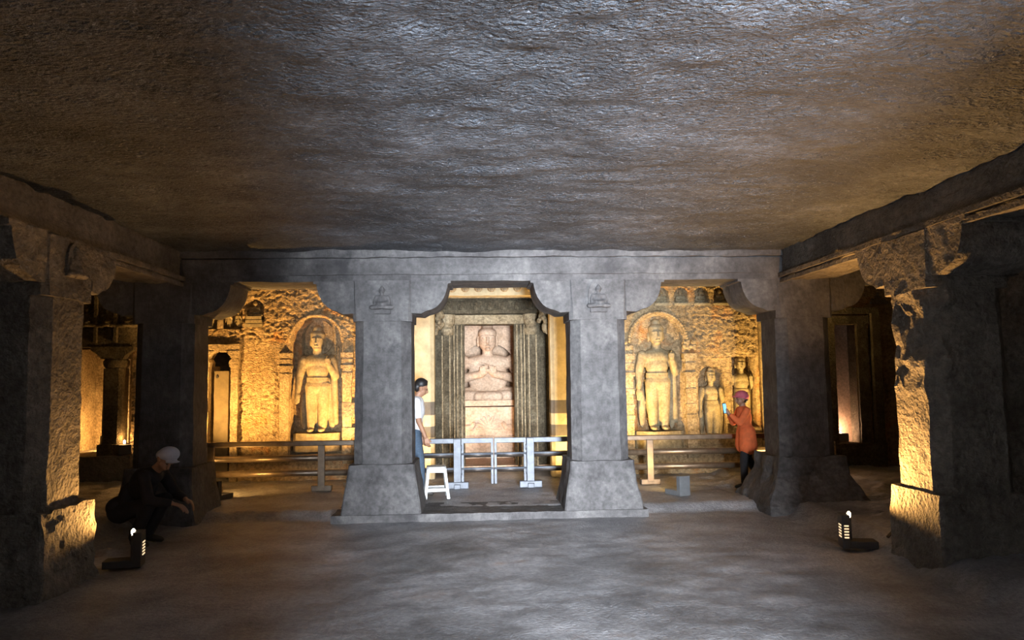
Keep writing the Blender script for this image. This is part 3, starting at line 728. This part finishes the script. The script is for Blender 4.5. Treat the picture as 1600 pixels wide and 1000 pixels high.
    for sx in (-1, 1):
        P += [('e', (sx * 0.42, -0.53, 0.63), (0.12, 0.05, 0.07)), ('e', (sx * 0.31, -0.54, 0.70), (0.05, 0.05, 0.06))]
    blob('throne_relief', P, 0.012, 'shrine_stone', t, 1)
    for x in (-0.86, 0.72):  # added slabs out of view, blocking the side lamps from the recess behind
        MB().box(x, x + 0.14, -0.22, 0.3, 1.15, 2.7).rocky('throne_light_block', 'shrine_stone', t, 0.15, 0.012, 6)
    prof = [(-0.98, 1.1), (-0.98, 3.3), (0.98, 3.3), (0.98, 1.1), (0.56, 1.1), (0.56, 1.95)]
    prof += [(0.56 * math.cos(a), 1.95 + 0.46 * math.sin(a)) for a in np.linspace(0.15, PI - 0.15, 14)] + [(-0.56, 1.95), (-0.56, 1.1)]
    MB().prism(prof, 0.22, 0.36, 'y').rocky('throne_back', 'shrine_stone', t, 0.12, 0.015, 6)
shrine()

# ------------------------------------------------------------------ railings
RY = 11.35
def railing(x0, x1, posts, label, mat, y=RY, tilt=0.0):
    t = empty('railing', (x0, y, AISLE)); tag(t, label, 'railing', 'metal barriers before the carved wall')
    L = x1 - x0
    MB().box(0, L, -0.045, 0.045, 0.67, 0.745).build('top_rail', mat, t, bevel=0.01)
    for z in (0.49, 0.27):
        MB().tube((0, 0, z), (L, 0, z), 0.048, n=18).build('pipe', 'dark_steel' if mat == 'gate_steel' else mat, t, True)
    for px in posts:
        p = MB().box(px - x0 - 0.05, px - x0 + 0.05, -0.075, -0.03, 0.05, 0.68).build('post', mat, t, bevel=0.006)
        MB().box(px - x0 - 0.15, px - x0 + 0.15, -0.07, 0.05, 0.0, 0.09).build('foot', mat, p, bevel=0.012)
    return t
railing(-4.25, -1.52, (-3.95, -2.33), 'bronze-toned railing with one pale post before the plain niche', 'rail_steel')
railing(2.0, 4.75, (2.63, 4.55), 'bronze-toned railing behind the person in orange top', 'rail_steel')
def gate():
    t = empty('railing', (-0.90, RY, AISLE)); tag(t, 'silver railing with double gate leaves before the shrine doorway', 'railing', 'metal barriers before the carved wall')
    X = lambda x: x + 0.90
    for a, b in ((-0.90, -0.25), (0.745, 1.42)):
        MB().box(X(a), X(b), -0.045, 0.045, 0.67, 0.745).build('top_rail', 'gate_steel', t, bevel=0.008)
        for z in (0.49, 0.27):
            MB().tube((X(a), 0.02, z), (X(b), 0.02, z), 0.04, n=16).build('pipe', 'dark_steel', t, True)
            MB().tube((X(a), -0.02, z + 0.02), (X(b), -0.02, z + 0.02), 0.017, n=10).build('pipe_highlight', 'gate_steel', t, True)  # pale rod along the dark pipe stands in for its highlight
    for px in (-0.305, 0.80):
        p = MB().box(X(px) - 0.055, X(px) + 0.055, -0.08, 0.0, 0.0, 0.74).build('post', 'gate_steel', t, bevel=0.006)
        MB().box(X(px) - 0.17, X(px) + 0.17, -0.10, 0.04, 0.0, 0.10).build('foot', 'gate_steel', p, bevel=0.012)
        MB().box(X(px) - 0.05, X(px) + 0.05, -0.14, -0.08, 0.0, 0.07).build('foot_block', 'gate_steel', p, bevel=0.01)
    for a, b, h in ((-0.245, 0.242, -0.245), (0.252, 0.74, 0.74)):
        g = MB().box(X(a), X(b), -0.04, 0.03, 0.67, 0.745).build('gate_leaf', 'gate_steel', t, bevel=0.006)
        for q in (a, b - 0.04):
            MB().box(X(q), X(q) + 0.04, -0.04, 0.03, 0.06, 0.68).build('stile', 'gate_steel', g, bevel=0.005)
        for z in (0.49, 0.27):
            MB().tube((X(a), 0.0, z), (X(b), 0.0, z), 0.036, n=16).build('pipe', 'dark_steel', g, True)
            MB().tube((X(a), -0.035, z + 0.02), (X(b), -0.035, z + 0.02), 0.016, n=10).build('pipe_highlight', 'gate_steel', g, True)  # highlight of the leaf pipe, modelled as a thin pale rod
        for z in (0.2, 0.56):
            MB().tube((X(h), -0.05, z), (X(h), -0.05, z + 0.09), 0.013, n=8).build('hinge', 'gate_steel', g, True)
gate()

# ------------------------------------------------------------------ stool
def stool():
    t = empty('plastic_stool', (-0.575, 10.46, AISLE + 0.005)); tag(t, 'white plastic stool standing on the step by pillar', 'stool')
    t.rotation_euler = (0, 0, math.radians(6))
    MB().loft([ring8(0, 0, 0.128, 0.03, 0.40), ring8(0, 0, 0.135, 0.03, 0.42), ring8(0, 0, 0.128, 0.03, 0.435)]).build('seat', 'white_plastic', t, bevel=0.006)
    for sx in (-1, 1):
        for sy in (-1, 1):
            r = []
            for z, c, h in ((0.0, 0.158, 0.022), (0.41, 0.112, 0.020)):
                r.append([(sx * c + dx * h, sy * c + dy * h, z) for dx, dy in ((-1, -1), (1, -1), (1, 1), (-1, 1))])
            MB().loft(r).build('leg', 'white_plastic', t, bevel=0.004)
    for s in (-1, 1):
        MB().box(-0.145, 0.145, s * 0.146 - 0.008, s * 0.146 + 0.008, 0.10, 0.145).build('crossbar', 'white_plastic', t)
        MB().box(s * 0.146 - 0.008, s * 0.146 + 0.008, -0.145, 0.145, 0.10, 0.145).build('crossbar', 'white_plastic', t)
        MB().box(-0.12, 0.12, s * 0.119 - 0.006, s * 0.119 + 0.006, 0.355, 0.41).build('apron', 'white_plastic', t)
        MB().box(s * 0.119 - 0.006, s * 0.119 + 0.006, -0.12, 0.12, 0.355, 0.41).build('apron', 'white_plastic', t)
stool()

# ------------------------------------------------------------------ floor lamps
def lamp(loc, rz, energy, label, mat='lamp_grey', slots=False, col=(1.0, 0.60, 0.22), bulb=(0.10, 0, 0.20), radius=0.04, h=0.27, base=0.30, spot=None, glowing=True):
    """L-shaped floodlight: upright shield at local x=0, base plate reaching to +x, bulb behind the shield"""
    t = empty('floodlight', loc, rz); tag(t, label, 'lamp', 'floodlights on the cave floor')
    sh = MB().box(-0.03, 0.045, -0.09, 0.09, 0.0, h).build('shield', mat, t, bevel=0.006)
    MB().box(0.04, base, -0.085, 0.085, 0.0, 0.07).build('base', mat, t, bevel=0.006)
    MB().box(0.04, 0.075, -0.02, 0.02, 0.05, bulb[2] - 0.03).build('bulb_holder', mat, t)
    MB().lathe([(0.010, bulb[2] - 0.04), (0.019, bulb[2] - 0.012), (0.019, bulb[2] + 0.012), (0.006, bulb[2] + 0.03)], (bulb[0], bulb[1]), 12).build('bulb', 'bulb_glow' if glowing else 'lamp_grey', t, True)
    if slots:
        for k in range(5):
            MB().box(-0.033, -0.028, -0.055, 0.03, 0.10 + 0.028 * k, 0.112 + 0.028 * k).build('vent_slot', 'slot_glow', sh)
            MB().box(-0.012, 0.03, -0.0935, -0.089, 0.10 + 0.028 * k, 0.112 + 0.028 * k).build('vent_slot', 'slot_glow', sh)
    l = bpy.data.lights.new('lamp_light', 'POINT' if spot is None else 'SPOT'); l.energy = energy; l.color = col; l.shadow_soft_size = radius
    lo = bpy.data.objects.new('lamp_light', l); COL.objects.link(lo); lo.parent = t
    lo.location = (bulb[0] + 0.04, bulb[1], bulb[2] + 0.06)
    if spot is not None:
        l.spot_size = math.radians(spot[1]); l.spot_blend = 0.8
        d = Matrix.Rotation(-rz, 3, 'Z') @ Vector(spot[0])
        lo.rotation_euler = d.to_track_quat('-Z', 'Y').to_euler()
    return t
WARM = (1.0, 0.52, 0.15)
LEFTC, RIGHTC, MIDC = (1.0, 0.53, 0.14), (1.0, 0.62, 0.19), (1.0, 0.64, 0.24)
lamp((3.60, 7.28, 0.03), math.radians(-12), 760, 'black floodlight with glowing slots on floor beside the amber-lit pillar', 'lamp_black', True, WARM, radius=0.03, h=0.32, bulb=(0.06, 0, 0.315), spot=((-0.12, -0.3, 0.9), 160))
lamp((-3.18, 7.26, 0.02), math.radians(190), 140, 'black floodlight on floor beside the crumbled pillar base', 'lamp_black', True, WARM, radius=0.03, h=0.32, bulb=(0.06, 0, 0.315), spot=((-0.4, -0.45, 1), 146))
lamp((2.83, 10.2, AISLE), math.radians(115), 45, 'grey unslotted floodlight on aisle floor before the ornate niche', 'lamp_grey', False, RIGHTC, bulb=(0.10, 0, 0.16), radius=0.04, spot=((0, 1, 0.2), 120))
lamp((-3.66, 10.62, AISLE), math.radians(70), 45, 'black floodlight on aisle floor by end of the long railing', 'lamp_black', False, LEFTC, bulb=(0.12, 0, 0.16), radius=0.04, spot=((0.3, 1, 0.1), 120))
lamp((-5.72, 12.42, 0.58), math.radians(120), 7, 'small bright floodlight on the side chapel plinth', 'lamp_black', False, WARM, h=0.16)
# unseen floodlights added behind the railings to brighten wall and doorway, hidden by pillars
lamp((-1.80, 11.62, AISLE), math.radians(140), 760, 'added unseen floodlight behind railing in cover of the stool pillar, turned to the plain niche', 'lamp_grey', False, LEFTC, spot=((-1.0, 0.7, 2.6), 116))
lamp((-4.80, 11.45, AISLE), math.radians(40), 950, 'added unseen floodlight behind railing end in cover of the dark corner pillar', 'lamp_grey', False, LEFTC, spot=((1.4, 0.7, 2.6), 114))
lamp((2.10, 11.62, AISLE), math.radians(40), 640, 'added unseen floodlight behind railing in cover of the gate pillar, turned to the ornate niche', 'lamp_grey', False, RIGHTC, spot=((1.0, 0.7, 2.6), 116))
lamp((5.25, 11.30, AISLE), math.radians(140), 620, 'added unseen floodlight behind railing end in cover of the flared corner pillar', 'lamp_grey', False, RIGHTC, spot=((-1.3, 0.7, 2.6), 114))
lamp((-1.30, 11.70, AISLE), math.radians(40), 170, 'added unseen floodlight behind the stool pillar turned to the shrine doorway', 'lamp_grey', False, MIDC, spot=((1.2, 1.3, 1.3), 120))
lamp((1.72, 11.70, AISLE), math.radians(140), 170, 'added unseen floodlight behind the gate pillar turned to the shrine doorway', 'lamp_grey', False, MIDC, spot=((-1.2, 1.3, 1.3), 120))
lamp((-1.25, 14.62, 0.12), math.radians(40), 165, 'floodlight on shrine floor behind the jamb nearer the stool pillar', 'lamp_grey', False, (1.0, 0.60, 0.30), radius=0.05, spot=((1.4, 1.0, 1.9), 120))
lamp((1.75, 14.62, 0.12), math.radians(140), 40, 'floodlight on shrine floor behind the jamb nearer the gate pillar', 'lamp_grey', False, (1.0, 0.60, 0.30), radius=0.05, spot=((-1.4, 1.0, 1.9), 120))
lamp((-6.45, 13.3, 0.56), math.radians(90), 75, 'floodlight inside the side chapel facing its wall', 'lamp_grey', False, WARM)
lamp((6.40, 12.78, 0.56), math.radians(90), 16, 'floodlight inside the narrow doorway', 'lamp_grey', False, (1.0, 0.62, 0.40), h=0.14, base=0.14, bulb=(0.09, 0, 0.12))
MB().bar([(4.0, 7.2, 0.13), (4.08, 7.22, 0.19), (4.18, 7.25, 0.21), (4.3, 7.3, 0.2)], 0.03, 0.03).build('lamp_cable', 'lamp_black')
tag(bpy.data.objects['lamp_cable'], 'short black cable running from slotted floodlight to the raised floor', 'cable')

# ------------------------------------------------------------------ people
def V(*a): return Vector(a)
def hand_prims(wrist, d, n, side, curl=0.35, s=1.0, grip=False):
    """palm and five fingers; d: pointing direction, n: direction the palm faces, side: thumb side vector"""
    d, n = Vector(d).normalized(), Vector(n).normalized(); sd = Vector(side).normalized()
    w_ = Vector(wrist); P = []
    pc = w_ + d * 0.045 * s
    for k in range(4):
        o = sd * (0.028 - 0.0185 * k) * s
        k0 = w_ + d * 0.088 * s + o * 1.0
        P.append(('c', tuple(w_ + d * 0.015 * s + o * 0.65), tuple(k0), 0.0125 * s, 0.0105 * s))
        Ls = [0.040, 0.045, 0.042, 0.033][k] * s
        p = k0; ang = 0.25 if not grip else 0.7
        for j in range(3):
            ang += curl if not grip else 0.75
            q = p + (d * math.cos(ang) + n * math.sin(ang)) * Ls * (0.95 - 0.17 * j)
            P.append(('c', tuple(p), tuple(q), (0.0098 - 0.0008 * j) * s, (0.0090 - 0.0008 * j) * s)); p = q
    a = w_ + d * 0.025 * s + sd * 0.022 * s
    b = a + (d * 0.6 + sd * 0.7 + n * 0.35).normalized() * 0.042 * s
    c = b + (d * 0.9 + sd * 0.15 + n * 0.45).normalized() * 0.034 * s
    P += [('c', tuple(a), tuple(b), 0.0145 * s, 0.0115 * s), ('c', tuple(b), tuple(c), 0.011 * s, 0.009 * s)]
    return P
def person(name_label, loc, heading, J, cloth, hats=None, scale=1.0, long_sleeve=False, skirt=False, hair='hair_black', group=None):
    """J: joints in metres, figure faces +x, +y is its left side"""
    t = empty('person', loc, heading); tag(t, name_label, 'person', group)
    t.scale = (scale, scale, scale)
    h, nk, ch, pv = (Vector(J[k]) for k in ('head', 'neck', 'chest', 'pelvis'))
    up = (h - nk).normalized()
    F = Vector(J.get('face', (1, 0, 0))).normalized(); L = up.cross(F).normalized(); F = L.cross(up).normalized()
    def hp(f, l, u): return tuple(h + F * f + L * l + up * u)
    B = []
    # head turned with the face direction: build from round pieces along the head axes
    B += [('e', hp(-0.012, 0, 0.03), (0.088, 0.085, 0.092)), ('e', hp(0.022, 0, -0.03), (0.066, 0.062, 0.080)), ('e', hp(0.045, 0, -0.085), (0.032, 0.034, 0.028)),
          ('c', hp(0.086, 0, 0.015), hp(0.104, 0, -0.030), 0.009, 0.015), ('e', hp(0.083, 0, -0.062), (0.016, 0.024, 0.010)),
          ('e', hp(-0.008, 0.083, -0.012), (0.020, 0.014, 0.033)), ('e', hp(-0.008, -0.083, -0.012), (0.020, 0.014, 0.033)),
          ('e', hp(0.072, 0.032, 0.022), (0.018, 0.022, 0.008)), ('e', hp(0.072, -0.032, 0.022), (0.018, 0.022, 0.008))]
    B.append(('c', tuple(nk - up * 0.03), tuple(h - up * 0.07), 0.058, 0.052))
    torso = [('e', tuple(ch), (0.115, 0.165, 0.17)), ('e', tuple(ch.lerp(nk, 0.55)), (0.09, 0.15, 0.09)), ('e', tuple(ch.lerp(pv, 0.55)), (0.10, 0.14, 0.17)), ('e', tuple(pv), (0.115, 0.155, 0.13))]
    B += torso
    S = []; T = []
    for sd in 'lr':
        sh, el, wr = (Vector(J[k + sd]) for k in ('sh_', 'el_', 'wr_'))
        hip, kn, an = (Vector(J[k + sd]) for k in ('hip_', 'kn_', 'an_'))
        B += [('c', tuple(sh), tuple(el), 0.052, 0.041), ('c', tuple(el), tuple(wr), 0.040, 0.027)]
        B += [('c', tuple(hip), tuple(kn), 0.082, 0.055), ('c', tuple(kn), tuple(an), 0.054, 0.036)]
        hd = J['hand_' + sd]
        B += hand_prims(wr, hd[0], hd[1], hd[2], grip=len(hd) > 3)
        S += [('c', tuple(sh), tuple(el if long_sleeve else sh.lerp(el, 0.72)), 0.068, 0.060)]
        if long_sleeve: S += [('c', tuple(el), tuple(el.lerp(wr, 0.85)), 0.058, 0.045)]
        S += [('c', tuple(ch.lerp(nk, 0.62)), tuple(sh), 0.07, 0.066)]
        T += [('c', tuple(hip), tuple(kn), 0.098, 0.076), ('c', tuple(kn), tuple(an.lerp(kn, 0.04)), 0.074, 0.058)]
        toe = Vector(J['toe_' + sd])
        fo = blob('shoe', [('c', tuple(an + V(0, 0, -0.035)), tuple(an.lerp(toe, 0.5) + V(0, 0, -0.02)), 0.040, 0.040), ('c', tuple(an.lerp(toe, 0.4) + V(0, 0, -0.022)), tuple(toe), 0.040, 0.030)], 0.010, 'shoe_dark', t, 2)
    body = blob('body', B, 0.0065, 'skin', t, 2)
    grow = lambda P, g: [(p[0], p[1], tuple(x + g for x in p[2])) if p[0] == 'e' else p for p in P]
    S += grow(torso[:3], 0.016) + [('e', tuple(pv + V(0, 0, 0.04)), (0.135, 0.175, 0.12))]
    if skirt: S += [('c', tuple(pv + V(0, l, 0.04)), tuple(pv + V(0.0, l * 1.2, -0.20)), 0.142, 0.165) for l in (-0.07, 0.07)]
    T += grow(torso[3:], 0.010)
    blob('shirt', S, 0.012, cloth[0], t, 3)
    blob('trousers', T, 0.012, cloth[1], t, 3)
    for l in (0.032, -0.032):
        e = MB().lathe([(0.001, -0.008), (0.007, -0.005), (0.008, 0), (0.007, 0.005), (0.001, 0.008)], n=8).build('eye', 'eye_dark', body, True)
        e.location = hp(0.082, l, 0.006)
    if hair: blob('hair', [('e', hp(-0.028, 0, 0.052), (0.097, 0.094, 0.088)), ('e', hp(-0.062, 0, -0.01), (0.055, 0.082, 0.078)), ('e', hp(-0.006, 0, 0.088), (0.066, 0.076, 0.042))], 0.009, hair, t, 2)
    if hats:
        mat, nm = hats
        hb = blob(nm, [('e', hp(-0.02, 0, 0.065), (0.112, 0.108, 0.085)), ('e', hp(-0.045, 0, 0.03), (0.098, 0.104, 0.07)), ('e', hp(0.09, 0, 0.055), (0.075, 0.075, 0.014))], 0.010, mat, t, 2)
    return t

# man in white shirt, half hidden by the pillar, walking to +x, slightly stooped
JM = dict(head=(0.10, 0, 1.52), neck=(0.045, 0, 1.39), chest=(0.02, 0, 1.20), pelvis=(-0.01, 0, 0.92), face=(1, 0.15, -0.1),
          sh_l=(0.02, 0.185, 1.33), el_l=(0.02, 0.25, 1.05), wr_l=(0.10, 0.24, 0.82), sh_r=(0.04, -0.185, 1.33), el_r=(0.08, -0.235, 1.05), wr_r=(0.17, -0.22, 0.83),
          hip_l=(-0.01, 0.085, 0.90), kn_l=(0.06, 0.095, 0.49), an_l=(-0.12, 0.095, 0.10), hip_r=(-0.01, -0.085, 0.90), kn_r=(0.08, -0.095, 0.48), an_r=(0.10, -0.095, 0.09),
          toe_l=(0.03, 0.10, 0.035), toe_r=(0.25, -0.10, 0.03),
          hand_l=((0.25, 0, -1), (0, -1, 0), (1, 0, 0)), hand_r=((0.3, 0, -1), (0, 1, 0), (1, 0, 0)))
person('person in white shirt and blue jeans walking behind the pillar with stool', (-0.90, 10.78, AISLE), 0.0, JM, ('white_cotton', 'blue_denim'), scale=1.0)

# person in orange holding up a phone, facing -x
JW = dict(head=(0.03, 0, 1.53), neck=(0.01, 0, 1.40), chest=(0.0, 0, 1.20), pelvis=(-0.03, 0, 0.92), face=(1, 0, 0),
          sh_l=(0.0, 0.175, 1.33), el_l=(0.14, 0.20, 1.12), wr_l=(0.26, 0.07, 1.26), sh_r=(0.0, -0.175, 1.33), el_r=(0.12, -0.20, 1.11), wr_r=(0.25, -0.02, 1.25),
          hip_l=(-0.03, 0.085, 0.90), kn_l=(0.05, 0.09, 0.49), an_l=(0.06, 0.09, 0.09), hip_r=(-0.03, -0.085, 0.90), kn_r=(-0.08, -0.09, 0.49), an_r=(-0.30, -0.09, 0.13),
          toe_l=(0.21, 0.10, 0.03), toe_r=(-0.17, -0.10, 0.04),
          hand_l=((0.6, -0.25, 0.75), (0.3, -1, 0), (0, 0, 1), 1), hand_r=((0.6, 0.1, 0.8), (0.3, 1, 0), (0, 0, 1), 1))
KW = 0.845
LW = (3.94, 10.85, AISLE)
person('person in orange top and pink cap holding a lit phone', LW, PI, JW, ('orange_cloth', 'black_cloth'), hats=('pink_cloth', 'cap'), scale=KW, long_sleeve=True, skirt=True)
ph = MB().box(-0.006, 0.006, -0.04, 0.04, -0.075, 0.075).build('phone', 'lamp_black', None, bevel=0.004)
tag(ph, 'glowing blue-white phone held up by the person in orange', 'phone')
ph.location = (LW[0] - 0.345 * KW, LW[1] - 0.03, AISLE + 1.37 * KW); ph.rotation_euler = (0, -0.15, -0.95)
MB().box(0.006, 0.0075, -0.036, 0.036, -0.068, 0.068).build('screen', 'screen_glow', ph)

# crouching person in black with a pale cap, at the foot of the crumbled pillar
JC = dict(head=(0.36, 0, 0.90), neck=(0.26, 0, 0.80), chest=(0.12, 0, 0.64), pelvis=(-0.14, 0, 0.36), face=(1, -0.35, -0.35),
          sh_l=(0.22, 0.18, 0.74), el_l=(0.33, 0.26, 0.50), wr_l=(0.50, 0.16, 0.46), sh_r=(0.22, -0.18, 0.74), el_r=(0.34, -0.26, 0.50), wr_r=(0.52, -0.14, 0.46),
          hip_l=(-0.12, 0.09, 0.34), kn_l=(0.28, 0.15, 0.46), an_l=(0.10, 0.13, 0.09), hip_r=(-0.12, -0.09, 0.34), kn_r=(0.28, -0.15, 0.46), an_r=(0.10, -0.13, 0.09),
          toe_l=(0.25, 0.14, 0.03), toe_r=(0.25, -0.14, 0.03),
          hand_l=((1, -0.3, -0.3), (0, -0.3, -1), (0.3, -1, 0)), hand_r=((1, 0.3, -0.3), (0, 0.3, -1), (0.3, 1, 0)))
person('person in black clothes and pale cap crouching on floor between dark pillars', (-3.72, 8.30, 0.0), -0.15, JC, ('black_cloth', 'black_cloth'), hats=('pale_cloth', 'cap'), scale=1.0, long_sleeve=True)
